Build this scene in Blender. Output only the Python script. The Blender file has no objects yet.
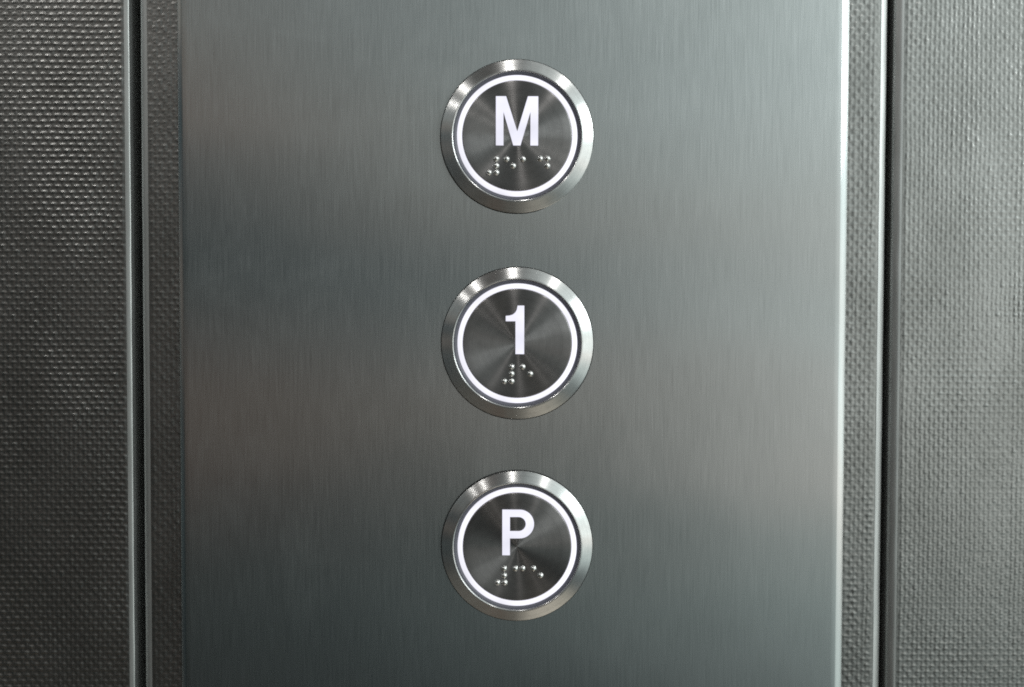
import bpy, bmesh, math
import numpy as np
from mathutils import Vector

U = 0.00025            # metres per photograph pixel at the plate's surface
F = 995.0              # camera distance in the same units
PI = math.pi
rng = np.random.RandomState(7)

sc = bpy.context.scene
col = sc.collection

# ------------------------------------------------------------------ materials
def new_mat(name):
    m = bpy.data.materials.new(name); m.use_nodes = True
    nt = m.node_tree
    return m, nt, nt.nodes['Principled BSDF']

def nd(nt, kind, **kw):
    n = nt.nodes.new(kind)
    for k, v in kw.items(): setattr(n, k, v)
    return n

def streaks(nt, scale, detail=4.0, rough=0.65):
    """noise stretched by a per-axis scale, in object space"""
    tc = nd(nt, 'ShaderNodeTexCoord'); mp = nd(nt, 'ShaderNodeMapping')
    mp.inputs['Scale'].default_value = scale
    nt.links.new(tc.outputs['Object'], mp.inputs['Vector'])
    nz = nd(nt, 'ShaderNodeTexNoise')
    nz.inputs['Scale'].default_value = 1.0
    nz.inputs['Detail'].default_value = detail
    nz.inputs['Roughness'].default_value = rough
    nt.links.new(mp.outputs['Vector'], nz.inputs['Vector'])
    return nz

def ramp2(nt, src, a, b, lo, hi):
    mr = nd(nt, 'ShaderNodeMapRange')
    mr.inputs['From Min'].default_value = a; mr.inputs['From Max'].default_value = b
    mr.inputs['To Min'].default_value = lo; mr.inputs['To Max'].default_value = hi
    nt.links.new(src, mr.inputs['Value'])
    return mr.outputs['Result']

def mat_brushed():
    m, nt, b = new_mat('brushed_steel')
    b.inputs['Metallic'].default_value = 1.0
    b.inputs['Anisotropic'].default_value = 1.0
    comb = nd(nt, 'ShaderNodeCombineXYZ'); comb.inputs[2].default_value = 1.0
    vt = nd(nt, 'ShaderNodeVectorTransform', vector_type='VECTOR', convert_from='OBJECT', convert_to='WORLD')
    nt.links.new(comb.outputs[0], vt.inputs[0]); nt.links.new(vt.outputs[0], b.inputs['Tangent'])
    b.inputs['Anisotropic Rotation'].default_value = PLATE_ROT
    fine = streaks(nt, (5200, 5200, 130), 2.0, 0.6)
    wide = streaks(nt, (3400, 3400, 75), 2.0, 0.5)
    cloud = streaks(nt, (60, 60, 45), 3.0, 0.5)
    mx = nd(nt, 'ShaderNodeMath', operation='ADD')
    nt.links.new(fine.outputs['Fac'], mx.inputs[0]); nt.links.new(wide.outputs['Fac'], mx.inputs[1])
    mx2 = nd(nt, 'ShaderNodeMath', operation='MULTIPLY_ADD')
    nt.links.new(cloud.outputs['Fac'], mx2.inputs[0]); mx2.inputs[1].default_value = 0.5
    nt.links.new(mx.outputs[0], mx2.inputs[2])
    cr = nd(nt, 'ShaderNodeMix', data_type='RGBA')
    cr.inputs['A'].default_value = (0.46, 0.475, 0.47, 1); cr.inputs['B'].default_value = (0.65, 0.665, 0.66, 1)
    nt.links.new(ramp2(nt, mx2.outputs[0], 0.45, 1.9, 0, 1), cr.inputs['Factor'])
    nt.links.new(cr.outputs['Result'], b.inputs['Base Color'])
    smear = streaks(nt, (38, 38, 30), 5.0, 0.62); smear.inputs['Distortion'].default_value = 0.8
    rr = nd(nt, 'ShaderNodeMath', operation='ADD')
    nt.links.new(ramp2(nt, mx.outputs[0], 0.7, 1.3, 0.175, 0.20), rr.inputs[0])
    nt.links.new(ramp2(nt, smear.outputs['Fac'], 0.50, 0.80, 0.0, 0.028), rr.inputs[1])
    nt.links.new(rr.outputs[0], b.inputs['Roughness'])
    bp = nd(nt, 'ShaderNodeBump'); bp.inputs['Strength'].default_value = 0.06; bp.inputs['Distance'].default_value = 0.00003
    nt.links.new(fine.outputs['Fac'], bp.inputs['Height']); nt.links.new(bp.outputs[0], b.inputs['Normal'])
    return m

def mat_linen():
    m, nt, b = new_mat('embossed_linen_steel')
    b.inputs['Metallic'].default_value = 1.0
    nz = streaks(nt, (900, 900, 900), 3.0, 0.6)
    big = streaks(nt, (70, 70, 40), 2.0, 0.5)
    ad = nd(nt, 'ShaderNodeMath', operation='ADD')
    nt.links.new(nz.outputs['Fac'], ad.inputs[0]); nt.links.new(big.outputs['Fac'], ad.inputs[1])
    cr = nd(nt, 'ShaderNodeMix', data_type='RGBA')
    cr.inputs['A'].default_value = (0.26, 0.26, 0.248, 1); cr.inputs['B'].default_value = (0.44, 0.44, 0.427, 1)
    nt.links.new(ramp2(nt, ad.outputs[0], 0.5, 1.5, 0, 1), cr.inputs['Factor'])
    nt.links.new(cr.outputs['Result'], b.inputs['Base Color'])
    b.inputs['Roughness'].default_value = 0.32
    bp = nd(nt, 'ShaderNodeBump'); bp.inputs['Strength'].default_value = 0.25; bp.inputs['Distance'].default_value = 0.00012
    nt.links.new(nz.outputs['Fac'], bp.inputs['Height']); nt.links.new(bp.outputs[0], b.inputs['Normal'])
    return m

def mat_edge():
    m, nt, b = new_mat('smooth_folded_steel')
    b.inputs['Metallic'].default_value = 1.0
    nz = streaks(nt, (900, 900, 60), 3.0, 0.6)
    cr = nd(nt, 'ShaderNodeMix', data_type='RGBA')
    cr.inputs['A'].default_value = (0.46, 0.47, 0.46, 1); cr.inputs['B'].default_value = (0.62, 0.63, 0.62, 1)
    nt.links.new(ramp2(nt, nz.outputs['Fac'], 0.3, 0.7, 0, 1), cr.inputs['Factor'])
    nt.links.new(cr.outputs['Result'], b.inputs['Base Color'])
    b.inputs['Roughness'].default_value = 0.5
    return m

def mat_turned(name, rough, base, lo_hi, aniso=1.0):
    """lathe-turned steel: concentric grooves, so the gloss runs out radially"""
    m, nt, b = new_mat(name)
    b.inputs['Metallic'].default_value = 1.0
    b.inputs['Anisotropic'].default_value = aniso
    tg = nd(nt, 'ShaderNodeTangent', direction_type='RADIAL', axis='Z')
    nt.links.new(tg.outputs[0], b.inputs['Tangent'])
    b.inputs['Anisotropic Rotation'].default_value = TURN_ROT
    # radius-only noise = grooves
    tc = nd(nt, 'ShaderNodeTexCoord'); ln = nd(nt, 'ShaderNodeVectorMath', operation='LENGTH')
    nt.links.new(tc.outputs['Object'], ln.inputs[0])
    cb = nd(nt, 'ShaderNodeCombineXYZ'); nt.links.new(ln.outputs['Value'], cb.inputs[0])
    nz = nd(nt, 'ShaderNodeTexNoise'); nz.inputs['Scale'].default_value = 2600; nz.inputs['Detail'].default_value = 2
    nt.links.new(cb.outputs[0], nz.inputs['Vector'])
    sm = streaks(nt, (500, 500, 500), 3.0, 0.6)
    ad = nd(nt, 'ShaderNodeMath', operation='ADD')
    nt.links.new(nz.outputs['Fac'], ad.inputs[0]); nt.links.new(sm.outputs['Fac'], ad.inputs[1])
    cr = nd(nt, 'ShaderNodeMix', data_type='RGBA')
    cr.inputs['A'].default_value = [c * lo_hi[0] for c in base] + [1]; cr.inputs['B'].default_value = [c * lo_hi[1] for c in base] + [1]
    nt.links.new(ramp2(nt, ad.outputs[0], 0.65, 1.35, 0, 1), cr.inputs['Factor'])
    nt.links.new(cr.outputs['Result'], b.inputs['Base Color'])
    b.inputs['Roughness'].default_value = rough
    return m

def mat_simple(name, color, rough, metal=0.0):
    m, nt, b = new_mat(name)
    nz = streaks(nt, (400, 400, 400), 3.0, 0.6)
    cr = nd(nt, 'ShaderNodeMix', data_type='RGBA')
    cr.inputs['A'].default_value = [c * 0.85 for c in color] + [1]; cr.inputs['B'].default_value = [min(1, c * 1.15) for c in color] + [1]
    nt.links.new(nz.outputs['Fac'], cr.inputs['Factor']); nt.links.new(cr.outputs['Result'], b.inputs['Base Color'])
    b.inputs['Roughness'].default_value = rough; b.inputs['Metallic'].default_value = metal
    return m

def mat_glow(name, color, strength):
    m, nt, b = new_mat(name)
    b.inputs['Base Color'].default_value = (0.22, 0.22, 0.24, 1)
    b.inputs['Roughness'].default_value = 0.4
    nz = streaks(nt, (110, 110, 110), 2.0, 0.5)
    b.inputs['Emission Color'].default_value = (*color, 1)
    nt.links.new(ramp2(nt, nz.outputs['Fac'], 0.3, 0.7, strength * 0.84, strength * 1.14), b.inputs['Emission Strength'])
    return m

PLATE_ROT = 0.25
TURN_ROT = 0.25
M_PLATE = mat_brushed()
M_LINEN = mat_linen()
M_EDGE = mat_edge()
M_BEZEL = mat_turned('turned_steel_bezel', 0.27, (0.80, 0.80, 0.79), (0.85, 1.1), 0.95)
M_FACE = mat_turned('spun_steel_face', 0.33, (0.275, 0.265, 0.262), (0.85, 1.15))
M_DOT = mat_simple('polished_steel_dot', (0.8, 0.8, 0.78), 0.25, 1.0)
M_DARK = mat_simple('dark_recess_paint', (0.012, 0.013, 0.012), 0.8)
M_SHADE_RING = mat_simple('black_contact_shade', (0.015, 0.015, 0.015), 0.7)  # near-black colour stands in for shade at the bezel's foot
M_RING = mat_glow('lit_white_acrylic_ring', (0.92, 0.91, 1.0), 0.98)
M_LETTER = mat_glow('lit_white_acrylic_letter', (0.88, 0.87, 1.0), 0.90)
M_GAP_GLOW = mat_simple('dark_violet_gap_glow', (0.13, 0.13, 0.16), 0.4)  # violet-grey tint paints the lit ring's glow in the gap

# ------------------------------------------------------------------ helpers
def obj(name, me, mat, parent=None):
    o = bpy.data.objects.new(name, me); col.objects.link(o)
    if mat and not me.materials: me.materials.append(mat)
    o.parent = parent
    return o

def tag(o, label=None, cat=None, group=None, kind=None):
    if label: o['label'] = label
    if cat: o['category'] = cat
    if group: o['group'] = group
    if kind: o['kind'] = kind
    return o

def empty(name, loc=(0, 0, 0), rot=(0, 0, 0)):
    o = bpy.data.objects.new(name, None); col.objects.link(o)
    o.location = loc; o.rotation_euler = rot; o.empty_display_size = 0.005
    return o

def grid_mesh(name, P, smooth=True, flip=False):
    """P: (rows, cols, 3) array of points in px units"""
    r, c, _ = P.shape
    me = bpy.data.meshes.new(name)
    idx = np.arange(r * c).reshape(r, c)
    a, b_, c_, d = idx[:-1, :-1], idx[:-1, 1:], idx[1:, 1:], idx[1:, :-1]
    q = np.stack([a, b_, c_, d] if not flip else [a, d, c_, b_], -1).reshape(-1, 4)
    me.vertices.add(r * c); me.vertices.foreach_set('co', (P.reshape(-1) * U).astype(np.float32))
    me.loops.add(q.size); me.loops.foreach_set('vertex_index', q.reshape(-1).astype(np.int32))
    me.polygons.add(len(q))
    me.polygons.foreach_set('loop_start', (np.arange(len(q)) * 4).astype(np.int32))
    me.update(calc_edges=True)
    me.polygons.foreach_set('use_smooth', [smooth] * len(q))
    me.update()
    return me

def px(x, y=0.0):
    """photo column (mid row) -> X at depth y behind the plate's face, px units"""
    return (x - 512.0) * (F + y) / F

ZB, ZT = -480.0, 480.0

def smooth_noise(shape, coarse, rs):
    """bilinear value noise on a (rows, cols) grid given coarse cell counts"""
    ch, cw = coarse
    g = rs.randn(ch + 2, cw + 2)
    yy = np.linspace(0, ch, shape[0]); xx = np.linspace(0, cw, shape[1])
    y0 = yy.astype(int); x0 = xx.astype(int)
    fy = (yy - y0)[:, None]; fx = (xx - x0)[None, :]
    fy = fy * fy * (3 - 2 * fy); fx = fx * fx * (3 - 2 * fx)
    return (g[y0][:, x0] * (1 - fy) * (1 - fx) + g[y0][:, x0 + 1] * (1 - fy) * fx +
            g[y0 + 1][:, x0] * fy * (1 - fx) + g[y0 + 1][:, x0 + 1] * fy * fx)

def linen_height(X, Z, rs, amp, weft, warp, sharp=2.0, pit=0.6, brick=False):
    """plain-weave relief: weft threads 5.9 apart, warp threads 4.65 apart"""
    h, w = X.shape
    ny = max(2, int((Z.max() - Z.min()) / 14)); nx = max(2, int((X.max() - X.min()) / 14))
    du = smooth_noise(X.shape, (ny, nx), rs) * 0.05
    dv = smooth_noise(X.shape, (ny, nx), rs) * 0.04
    # threads wander slowly along their own length
    slow = smooth_noise(X.shape, (max(2, ny // 4), max(2, nx // 3)), rs) * 0.10
    u = X / 4.65 + du + slow; v = Z / 5.9 + dv + slow * 0.15
    c = np.cos(PI * u) * np.cos(PI * v)
    # every thread has its own thickness
    nu = np.round(u).astype(int); nv = np.round(v).astype(int)
    tu = 1 + 0.13 * rs.randn(4096)[nu % 4096]; tv = 1 + 0.13 * rs.randn(4096)[nv % 4096]
    knot = 1 + 0.12 * rs.randn(4096)[(nu * 131 + nv * 517) % 4096]
    A = np.abs(np.cos(PI * v)) ** sharp * (0.5 + 0.5 * c) ** 1.2 * tv * weft
    B = np.abs(np.cos(PI * u)) ** sharp * (0.5 - 0.5 * c) ** 1.2 * tu * warp
    W = np.log(np.exp(8 * A) + np.exp(8 * B)) / 8
    if brick:      # thin raised net round staggered flat pits
        row = np.floor(v + 0.5)
        fu = (np.mod(u / 2 + 0.5 * row, 1.0) - 0.5) * 2
        dash = np.cos(PI * u) * np.where(np.mod(np.floor(v), 2) < 1, 1, -1)
        R = np.abs(np.sin(PI * v)) ** 3.0 * (0.72 + 0.36 * dash)
        T = np.abs(fu) ** 5.0 * 0.62
        N = np.log(np.exp(9 * R) + np.exp(9 * T)) / 9
    else:
        hole = np.clip(-c, 0, 1) ** 0.9                 # staggered oval pits between the threads
        N = 0.75 - 0.85 * hole + 0.22 * np.abs(np.sin(PI * v)) ** 2.5
    k = np.clip(pit + 0.11 * smooth_noise(X.shape, (max(2, ny // 5), max(2, nx // 4)), rs), 0, 1)
    H = (W * (1 - k) + N * k) * knot
    patch = 1 + 0.10 * smooth_noise(X.shape, (max(2, ny // 3), max(2, nx // 3)), rs)
    return amp * H * np.clip(patch, 0.5, 1.5)

def linen_sheet(name, x0, x1, y, step=1.05, amp=1.0, seed=1, mid=None, parent=None, weft=1.0, warp=0.5, sharp=2.0, pit=0.6, brick=False):
    """woven sheet facing -Y; mid=(a,b): hidden span kept coarse and flat"""
    rs = np.random.RandomState(seed)
    zs = np.arange(ZB, ZT + step, step)
    if mid:
        xs = np.concatenate([np.arange(x0, mid[0], step), np.linspace(mid[0], mid[1], 6), np.arange(mid[1] + step, x1 + 1e-6, step)])
    else:
        n = int(round((x1 - x0) / step)); xs = np.linspace(x0, x1, n + 1)
    X, Z = np.meshgrid(xs, zs)
    H = linen_height(X, Z, rs, amp, weft, warp, sharp, pit, brick)
    e = np.clip(np.minimum(X - xs[0], xs[-1] - X) / 3.5, 0, 1)     # relief dies out at the folds
    H = H * e
    if mid: H = H * ((X < mid[0]) | (X > mid[1]))
    P = np.stack([X, y - H, Z], -1)
    return obj(name, grid_mesh(name, P), M_LINEN, parent)

def edge_profile(width, n0, n1, side, x0, y0, n=10, tip=1.2):
    """soft chamfer starting at (x0, y0): its slope grows from n0 to n1 degrees over `width`, then rolls under"""
    pts = [(x0, y0)]; x, y = x0, y0
    body = width - tip
    for i in range(n):
        sl = math.radians(n0 + (n1 - n0) * (i + 0.5) / n)
        x += side * body / n; y += body / n * math.tan(sl); pts.append((x, y))
    a1 = math.radians(n1); k = tip / (1 - math.sin(a1))
    for i in range(1, 6):
        a = a1 + (PI / 2 - a1) * i / 5
        pts.append((x + side * k * (math.sin(a) - math.sin(a1)), y + k * (math.cos(a1) - math.cos(a))))
    return pts

def fold(name, xe, y, width, side, depth, parent, n0=12, n1=36, tip=1.2, flat=0.0):
    """smooth folded edge of a sheet, running back into the gap; side=+1: on the sheet's right"""
    pts = [(xe - side * 0.6, y + 0.03)] + edge_profile(width, n0, n1, side, xe + side * flat, y + 0.06, tip=tip)
    pts.append((pts[-1][0], y + depth))
    zs = np.linspace(ZB, ZT, 30)
    rs = np.random.RandomState(int(abs(xe)))
    P = np.array([[(x + 0.08 * w, yy, z) for (x, yy) in pts] for z, w in zip(zs, rs.randn(len(zs)))])
    return obj(name, grid_mesh(name, P, flip=(side < 0)), M_EDGE, parent)

def lathe_mesh(name, prof, seg=128, close=True):
    vs, fs = [], []
    for (r, h) in prof:
        for k in range(seg):
            a = 2 * PI * k / seg
            vs.append((r * math.cos(a) * U, r * math.sin(a) * U, h * U))
    n = len(prof)
    for i in range(n - 1):
        for k in range(seg):
            k2 = (k + 1) % seg
            fs.append((i * seg + k, i * seg + k2, (i + 1) * seg + k2, (i + 1) * seg + k))
    if close: fs.append(tuple((n - 1) * seg + k for k in range(seg)))
    me = bpy.data.meshes.new(name); me.from_pydata(vs, [], fs); me.update()
    for p in me.polygons: p.use_smooth = True
    return me

def outline_mesh(name, loops, z0, thick, bevel=0.25):
    cu = bpy.data.curves.new(name, 'CURVE'); cu.dimensions = '2D'; cu.fill_mode = 'BOTH'
    for lp in loops:
        s = cu.splines.new('POLY'); s.points.add(len(lp) - 1)
        for p, (x, y) in zip(s.points, lp): p.co = (x * U, y * U, 0, 1)
        s.use_cyclic_u = True
    cu.extrude = thick * U / 2; cu.bevel_depth = bevel * U; cu.offset = -bevel * U; cu.bevel_resolution = 1
    t = bpy.data.objects.new('outline', cu); col.objects.link(t)
    t.location = (0, 0, 0)
    dg = bpy.context.evaluated_depsgraph_get()
    me = bpy.data.meshes.new_from_object(t.evaluated_get(dg)); me.name = name
    bpy.data.objects.remove(t); bpy.data.curves.remove(cu)
    for v in me.vertices: v.co.z += (z0 + thick / 2) * U
    return me

# ------------------------------------------------------------------ setting: the dark recess behind everything
def box_mesh(name, x0, x1, y0, y1, z0, z1):
    me = bpy.data.meshes.new(name); bm = bmesh.new()
    bmesh.ops.create_cube(bm, size=1.0)
    for v in bm.verts:
        v.co = Vector(((x0 if v.co.x < 0 else x1) * U, (y0 if v.co.y < 0 else y1) * U, (z0 if v.co.z < 0 else z1) * U))
    bm.to_mesh(me); bm.free(); return me
tag(obj('wall', box_mesh('wall', -900, 900, 70, 90, ZB, ZT), M_DARK), kind='structure')

# ------------------------------------------------------------------ side wall panels (embossed linen steel)
YS = 8.0
lw = empty('wall_panel', (0, 0, 0))
tag(lw, 'dark textured steel wall panel left of the brushed button plate', 'wall panel', 'textured steel wall panels beside the plate', 'thing')
linen_sheet('textured_sheet', px(-300, YS), px(126.6, YS), YS, step=0.9, amp=0.8, seed=11, weft=0.9, warp=0.8, sharp=3.0, pit=0.78, brick=True, parent=lw)
fold('folded_edge', px(126.8, YS), YS, 4.7, +1, 55, lw, 4, 15, 0.9)

rw = empty('wall_panel', (0, 0, 0))
tag(rw, 'pale grey textured steel wall panel right of the brushed button plate', 'wall panel', 'textured steel wall panels beside the plate', 'thing')
linen_sheet('textured_sheet', px(900.0, YS), px(1320, YS), YS, step=0.95, amp=0.6, seed=23, weft=0.85, warp=0.95, sharp=2.0, pit=0.5, brick=True, parent=rw)
fold('folded_edge', px(900.2, YS), YS, 7.0, -1, 55, rw, 12, 36, 2.0, 2.2)

# ------------------------------------------------------------------ backing panel behind the plate
YB = 11.0
bk = empty('backing_panel', (0, 0, 0))
tag(bk, 'narrow textured steel backing panel showing on both sides of the smooth brushed plate', 'backing panel', kind='thing')
linen_sheet('textured_sheet', px(149.5, YB), px(877.0, YB), YB, amp=0.6, seed=37, weft=1.0, warp=0.8, sharp=2.4, pit=0.6, brick=True, mid=(px(190, YB), px(835, YB)), parent=bk)
fold('folded_edge', px(149.7, YB), YB, 4.6, -1, 50, bk, 10, 30, 1.0, 2.8)
fold('folded_edge', px(877.4, YB), YB, 7.6, +1, 50, bk, 18, 36)

# ------------------------------------------------------------------ brushed plate with rounded long edges
def plate_mesh():
    xl, xr = px(177.9), px(847.6)
    wl, wr = 6.0, 8.8
    L = edge_profile(wl, 14, 40, -1, xl + wl, 0.1)[::-1]
    R = edge_profile(wr, 21, 38, +1, xr - wr, 0.1)
    pts = [(L[0][0], YB - 0.3)] + L + [(xl + wl + 0.5, 0.02)]
    for t in np.linspace(0, 1, 160)[1:-1]: pts.append((xl + wl + 1 + (xr - wr - xl - wl - 2) * t, 0))
    pts += [(xr - wr - 0.5, 0.02)] + R + [(R[-1][0], YB - 0.3)]
    zs = np.linspace(ZB, ZT, 240)
    P = np.array([[(x, y, z) for (x, y) in pts] for z in zs])
    rs = np.random.RandomState(5)        # rolled sheet is never perfectly flat
    P[:, :, 1] += 0.16 * smooth_noise(P.shape[:2], (7, 5), rs) + 0.05 * smooth_noise(P.shape[:2], (17, 11), rs)
    return grid_mesh('control_plate', P)
plate = obj('control_plate', plate_mesh(), M_PLATE)
tag(plate, 'tall brushed stainless steel plate carrying the three round lit buttons', 'control plate')

# ------------------------------------------------------------------ buttons
shade_ring_me = lathe_mesh('contact_shade_ring', [(76.6, 0.02), (76.5, 0.45), (75.0, 0.55)], close=False)  # black ring added to draw the contact shade round the bezel
HF = 6.0      # height of the button face above the plate
bezel_me = lathe_mesh('bezel', [(75.5, 0.6), (75.6, 1.9), (75.35, 2.2), (74.9, 2.42), (73.0, 3.27), (69.5, 4.87), (66.0, 6.45), (65.0, 6.88), (64.2, 7.0), (63.6, 6.7), (63.3, 6.0), (63.2, 1.0)], seg=256, close=False)
bezel_me.set_sharp_from_angle(angle=math.radians(22))
gap_glow_me = lathe_mesh('gap_glow_band', [(63.1, 5.6), (60.0, 5.6), (59.9, 0.5)], close=False)  # fills the gap outside the ring; its glow is painted in as colour
ring_me = lathe_mesh('light_ring', [(59.5, 0.5), (59.5, 5.5), (59.2, 5.9), (58.7, 6.1), (56.8, 6.2), (55.3, 6.1), (54.8, 5.9), (54.6, 5.0)], close=False)
face_me = lathe_mesh('face_plate', [(54.3, 0.5), (54.3, HF - .5), (53.8, HF - .1), (53.1, HF)] + [(r, HF) for r in (45, 35, 25, 15, 8, 3, 0.6)], close=True)
dot_me = lathe_mesh('braille_dot', [(3.1, -0.05), (2.85, 0.12), (2.65, 0.45), (2.4, 1.0), (1.95, 1.45), (1.35, 1.8), (0.7, 1.97), (0.2, 2.0)], seg=20)

ROT = (PI / 2, 0, 0)
def make_button(name, cx, cy_photo, zc, xc, loops, glyph_name, dots, oy, label, lean=(0, 0, 0)):
    """cy_photo/cx: bezel centre in the photograph; zc/xc: world position in px units"""
    root = empty(name, (xc * U, 0, zc * U), (PI / 2 + math.radians(lean[0]), math.radians(lean[1]), math.radians(lean[2])))
    tag(root, label, 'button', 'round lit buttons on the plate')
    k = (F - HF) / F
    cfx, cfy = cx + (cx - 512) * 0.006, cy_photo + (cy_photo - 343.5) * 0.006
    def loc(X, Y): return ((430 + X / 3.903 - cfx) * k, -(oy + Y / 3.903 - cfy) * k)
    obj('contact_shade_ring', shade_ring_me, M_SHADE_RING, root)
    obj('bezel', bezel_me, M_BEZEL, root)
    obj('gap_glow_band', gap_glow_me, M_GAP_GLOW, root)
    obj('light_ring', ring_me, M_RING, root)
    face = obj('face_plate', face_me, M_FACE, root)
    lps = [[loc(*p) for p in lp] for lp in loops]
    obj(glyph_name, outline_mesh(glyph_name, lps, HF - 0.2, 0.9), M_LETTER, face)
    for (X, Y) in dots:
        x, y = loc(X, Y)
        d = obj('braille_dot', dot_me, M_DOT, face); d.location = (x * U, y * U, HF * U)
    return root

def arc(cx, cy, r, a0, a1, n=20):
    return [(cx + r * math.cos(math.radians(a0 + (a1 - a0) * i / n)), cy + r * math.sin(math.radians(a0 + (a1 - a0) * i / n))) for i in range(n + 1)]

M_loop = [(257, 372), (257, 183), (296.5, 183), (340, 318), (381, 183), (421, 183), (421, 372), (391, 372), (391, 243), (352.5, 372), (324.5, 372), (286.5, 243), (286.5, 372)]
one_loop = [(334, 390), (334, 262), (296, 262), (296, 241), (310, 240), (323, 236), (333, 228), (339, 217), (342, 201), (368, 201), (368, 390)]
P_out = [(281, 379), (281, 199)] + arc(349, 256, 56.5, -90, 90) + [(311, 312.5), (311, 379)]
P_in = [(311, 228), (311, 284)] + arc(345, 256, 28, 90, -90)
# the button centres
make_button('call_button', 517.0, 136.9, 205.6, 4.6, [M_loop], 'letter',
            [(258, 423), (258, 450), (258, 476), (230, 476), (298, 424), (323, 450), (361, 424), (429, 422), (457, 422), (456, 450)], 50,
            'round steel button with lit ring and the lit letter M, topmost on the plate', (0.25, 0, 0.3))
make_button('call_button', 517.4, 343.2, 0.3, 5.3, [one_loop], 'numeral',
            [(318, 440), (318, 467), (318, 496), (290, 496), (361, 440), (391, 467)], 254,
            'round steel button with lit ring and the numeral 1, between M and P buttons', (-0.3, 0, -0.25))
make_button('call_button', 516.9, 545.6, -203.3, 5.5, [P_out, P_in], 'letter',
            [(288, 432), (288, 460), (290, 488), (262, 488), (332, 432), (360, 432), (403, 432), (431, 460)], 458,
            'round steel button with lit ring and the lit letter P, lowest on the plate', (0.1, 0, 0.45))

# ------------------------------------------------------------------ light: the room in front of the wall
w = bpy.data.worlds.new('World'); sc.world = w; w.use_nodes = True
nt = w.node_tree; bg = nt.nodes['Background']
tc = nd(nt, 'ShaderNodeTexCoord'); sp = nd(nt, 'ShaderNodeSeparateXYZ')
nt.links.new(tc.outputs['Generated'], sp.inputs[0])
neg = nd(nt, 'ShaderNodeMath', operation='MULTIPLY'); neg.inputs[1].default_value = -1; nt.links.new(sp.outputs['Y'], neg.inputs[0])
az = nd(nt, 'ShaderNodeMath', operation='ARCTAN2'); nt.links.new(sp.outputs['X'], az.inputs[0]); nt.links.new(neg.outputs[0], az.inputs[1])
el = nd(nt, 'ShaderNodeMath', operation='ARCSINE'); nt.links.new(sp.outputs['Z'], el.inputs[0])
tilt = nd(nt, 'ShaderNodeMath', operation='MULTIPLY_ADD'); nt.links.new(az.outputs[0], tilt.inputs[0]); tilt.inputs[1].default_value = 0.10
rn = nd(nt, 'ShaderNodeTexNoise'); rn.inputs['Scale'].default_value = 3.2; rn.inputs['Detail'].default_value = 2.5
nt.links.new(tc.outputs['Generated'], rn.inputs['Vector'])
wob = nd(nt, 'ShaderNodeMath', operation='ADD'); nt.links.new(el.outputs[0], wob.inputs[0])
nt.links.new(ramp2(nt, rn.outputs['Fac'], 0.25, 0.75, -0.10, 0.10), wob.inputs[1])
nt.links.new(wob.outputs[0], tilt.inputs[2])
D = math.radians
def ramp(src, lo, hi, stops, interp='B_SPLINE'):
    r = nd(nt, 'ShaderNodeValToRGB'); r.color_ramp.interpolation = interp
    e = r.color_ramp.elements
    while len(e) > 1: e.remove(e[0])
    for i, (d, c) in enumerate(stops):
        p = (d - lo) / (hi - lo)
        c = (c, c, c) if not isinstance(c, tuple) else c
        if i == 0: e[0].position = p; e[0].color = (*c, 1)
        else:
            q = e.new(p); q.color = (*c, 1)
    nt.links.new(ramp2(nt, src, D(lo), D(hi), 0, 1), r.inputs[0])
    return r
EL_LEFT = ramp(tilt.outputs[0], -60, 60, [
    (-60, (.12, .11, .09)), (-42, (.08, .075, .062)), (-28, (.024, .027, .027)), (-21, (.026, .035, .037)), (-17.3, (.031, .042, .044)), (-12.3, (.036, .042, .043)), (-9.5, (.060, .058, .055)),
    (-6.5, (.108, .095, .083)), (-3.2, (.074, .074, .072)), (-.3, (.040, .060, .067)), (3.1, (.036, .051, .057)), (5.5, (.093, .096, .096)),
    (8.2, (.212, .198, .178)), (11.5, (.180, .194, .188)), (15.2, (.195, .226, .229)), (20, (.208, .234, .237)), (32, (.102, .110, .110)), (60, (.050, .053, .052))], 'LINEAR')
EL_RIGHT = ramp(tilt.outputs[0], -60, 60, [
    (-60, (.27, .25, .21)), (-42, (.18, .17, .14)), (-34, (.05, .056, .055)), (-26, (.04, .048, .048)), (-18.4, (.172, .200, .197)), (-14.5, (.212, .250, .243)), (-8.7, (.285, .317, .307)),
    (-4.7, (.423, .415, .392)), (-.7, (.448, .468, .452)), (2.8, (.445, .502, .492)), (6.8, (.436, .456, .440)),
    (10.3, (.470, .505, .490)), (14.6, (.430, .486, .480)), (20, (.445, .508, .500)), (35, (.345, .382, .378)), (60, (.216, .230, .226))], 'LINEAR')
MIXF = ramp(az.outputs[0], -30, 40, [(-30, 0.0), (-9, 0.0), (-2, 0.13), (5, 0.40), (11, 0.78), (15, 1.0), (40, 1.0)], 'LINEAR')
AZ = ramp(az.outputs[0], -180, 180, [
    (-180, 0.6), (-110, 1.4), (-70, 1.7), (-62, 1.5), (-54, 0.65), (-46, 0.5), (-34, (.66, .64, .62)), (-23, (.80, .77, .74)), (-21.8, (1.0, .74, .62)), (-20.2, (2.3, 1.0, .66)), (-18.9, (1.1, .78, .66)), (-17, 0.72), (-10, 0.95), (0, 1.0), (12, 0.96), (17.5, 0.88), (20, 2.1), (23, 2.4), (36, 2.15), (44, 1.8), (54, 2.5), (62, 3.1), (76, 3.8), (100, 3.8), (130, 1.0), (180, 0.6)], 'LINEAR')
emx = nd(nt, 'ShaderNodeMix', data_type='RGBA')
nt.links.new(MIXF.outputs[0], emx.inputs['Factor']); nt.links.new(EL_LEFT.outputs[0], emx.inputs['A']); nt.links.new(EL_RIGHT.outputs[0], emx.inputs['B'])
mul = nd(nt, 'ShaderNodeMix', data_type='RGBA', blend_type='MULTIPLY'); mul.inputs['Factor'].default_value = 1
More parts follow.
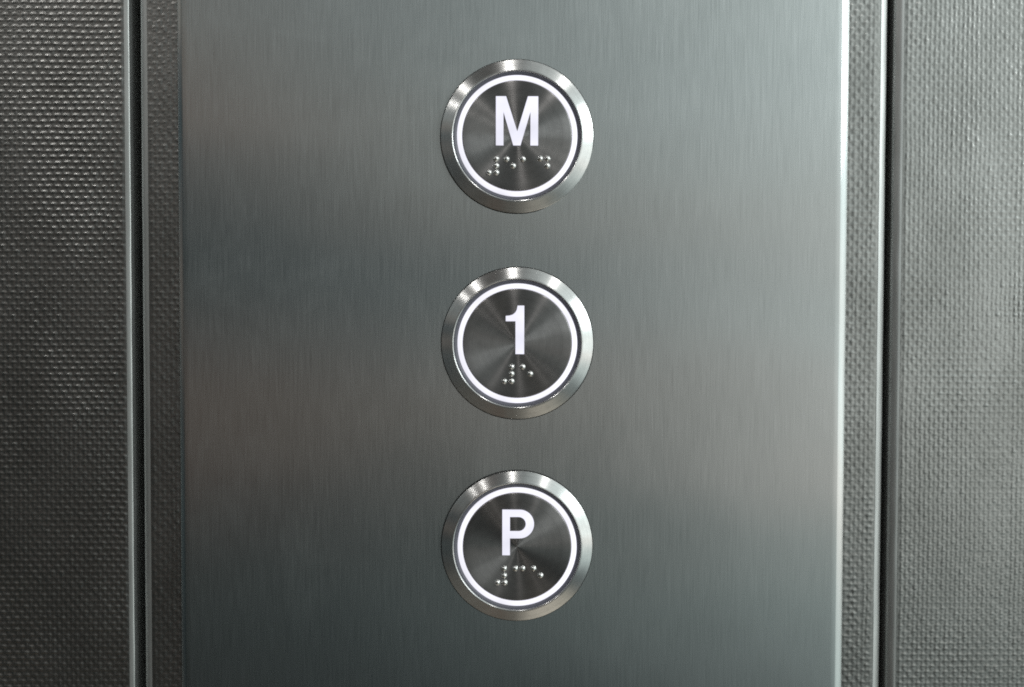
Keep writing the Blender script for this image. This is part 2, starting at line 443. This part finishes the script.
nt.links.new(emx.outputs['Result'], mul.inputs['A']); nt.links.new(AZ.outputs[0], mul.inputs['B'])
nt.links.new(mul.outputs['Result'], bg.inputs['Color']); bg.inputs['Strength'].default_value = 1.0

def lamp(name, clock, polar, dist, sc_, sr, energy, color=(1, 1, 1)):
    """area lamp in the room: clock angle (deg, 0 = up, + = right) and polar angle from the wall's normal;
    sc_ = size round the clock, sr = size along the radius"""
    a, p = D(clock), D(polar)
    d = Vector((math.sin(p) * math.sin(a), -math.cos(p), math.sin(p) * math.cos(a)))
    t = Vector((math.cos(a), 0, -math.sin(a))); z = d; y = z.cross(t)
    L = bpy.data.lights.new(name, 'AREA'); L.shape = 'RECTANGLE'; L.size = sc_; L.size_y = sr
    L.energy = energy; L.color = color
    o = bpy.data.objects.new(name, L); col.objects.link(o)
    from mathutils import Matrix
    m = Matrix((t, y, z)).transposed().to_4x4(); m.translation = d * dist
    o.matrix_world = m
    return o
lamp('ceiling_lamp', -4, 52, 1.3, 0.06, 0.28, 1.1, (1, .98, .95))
lamp('ceiling_lamp', -37, 52, 1.3, 0.035, 0.25, 0.7, (1, .98, .95))
lamp('ceiling_lamp', -50, 52, 1.3, 0.03, 0.25, 0.4, (1, .98, .95))
lamp('ceiling_lamp', 32, 52, 1.3, 0.05, 0.25, 1.0, (1, .98, .95))
lamp('side_window_lamp', 66, 64, 1.2, 0.46, 0.34, 3.6, (.95, 1, 1))

# ------------------------------------------------------------------ camera
cam = bpy.data.cameras.new('camera'); co = bpy.data.objects.new('camera', cam); col.objects.link(co)
th = 0.0290
co.location = (0, -F * U * math.cos(th), F * U * math.sin(th))
co.rotation_euler = (PI / 2 - th, 0, 0)
co.rotation_euler.rotate_axis('Z', D(0.13))
cam.sensor_width = 36; cam.lens = 36 * F / 1024
cam.clip_start = 0.01; cam.clip_end = 50
sc.camera = co

sc.view_settings.view_transform = 'Standard'; sc.view_settings.look = 'None'
sc.view_settings.exposure = 0; sc.view_settings.gamma = 1
sc.cycles.use_denoising = False
sc.cycles.filter_width = 1.8
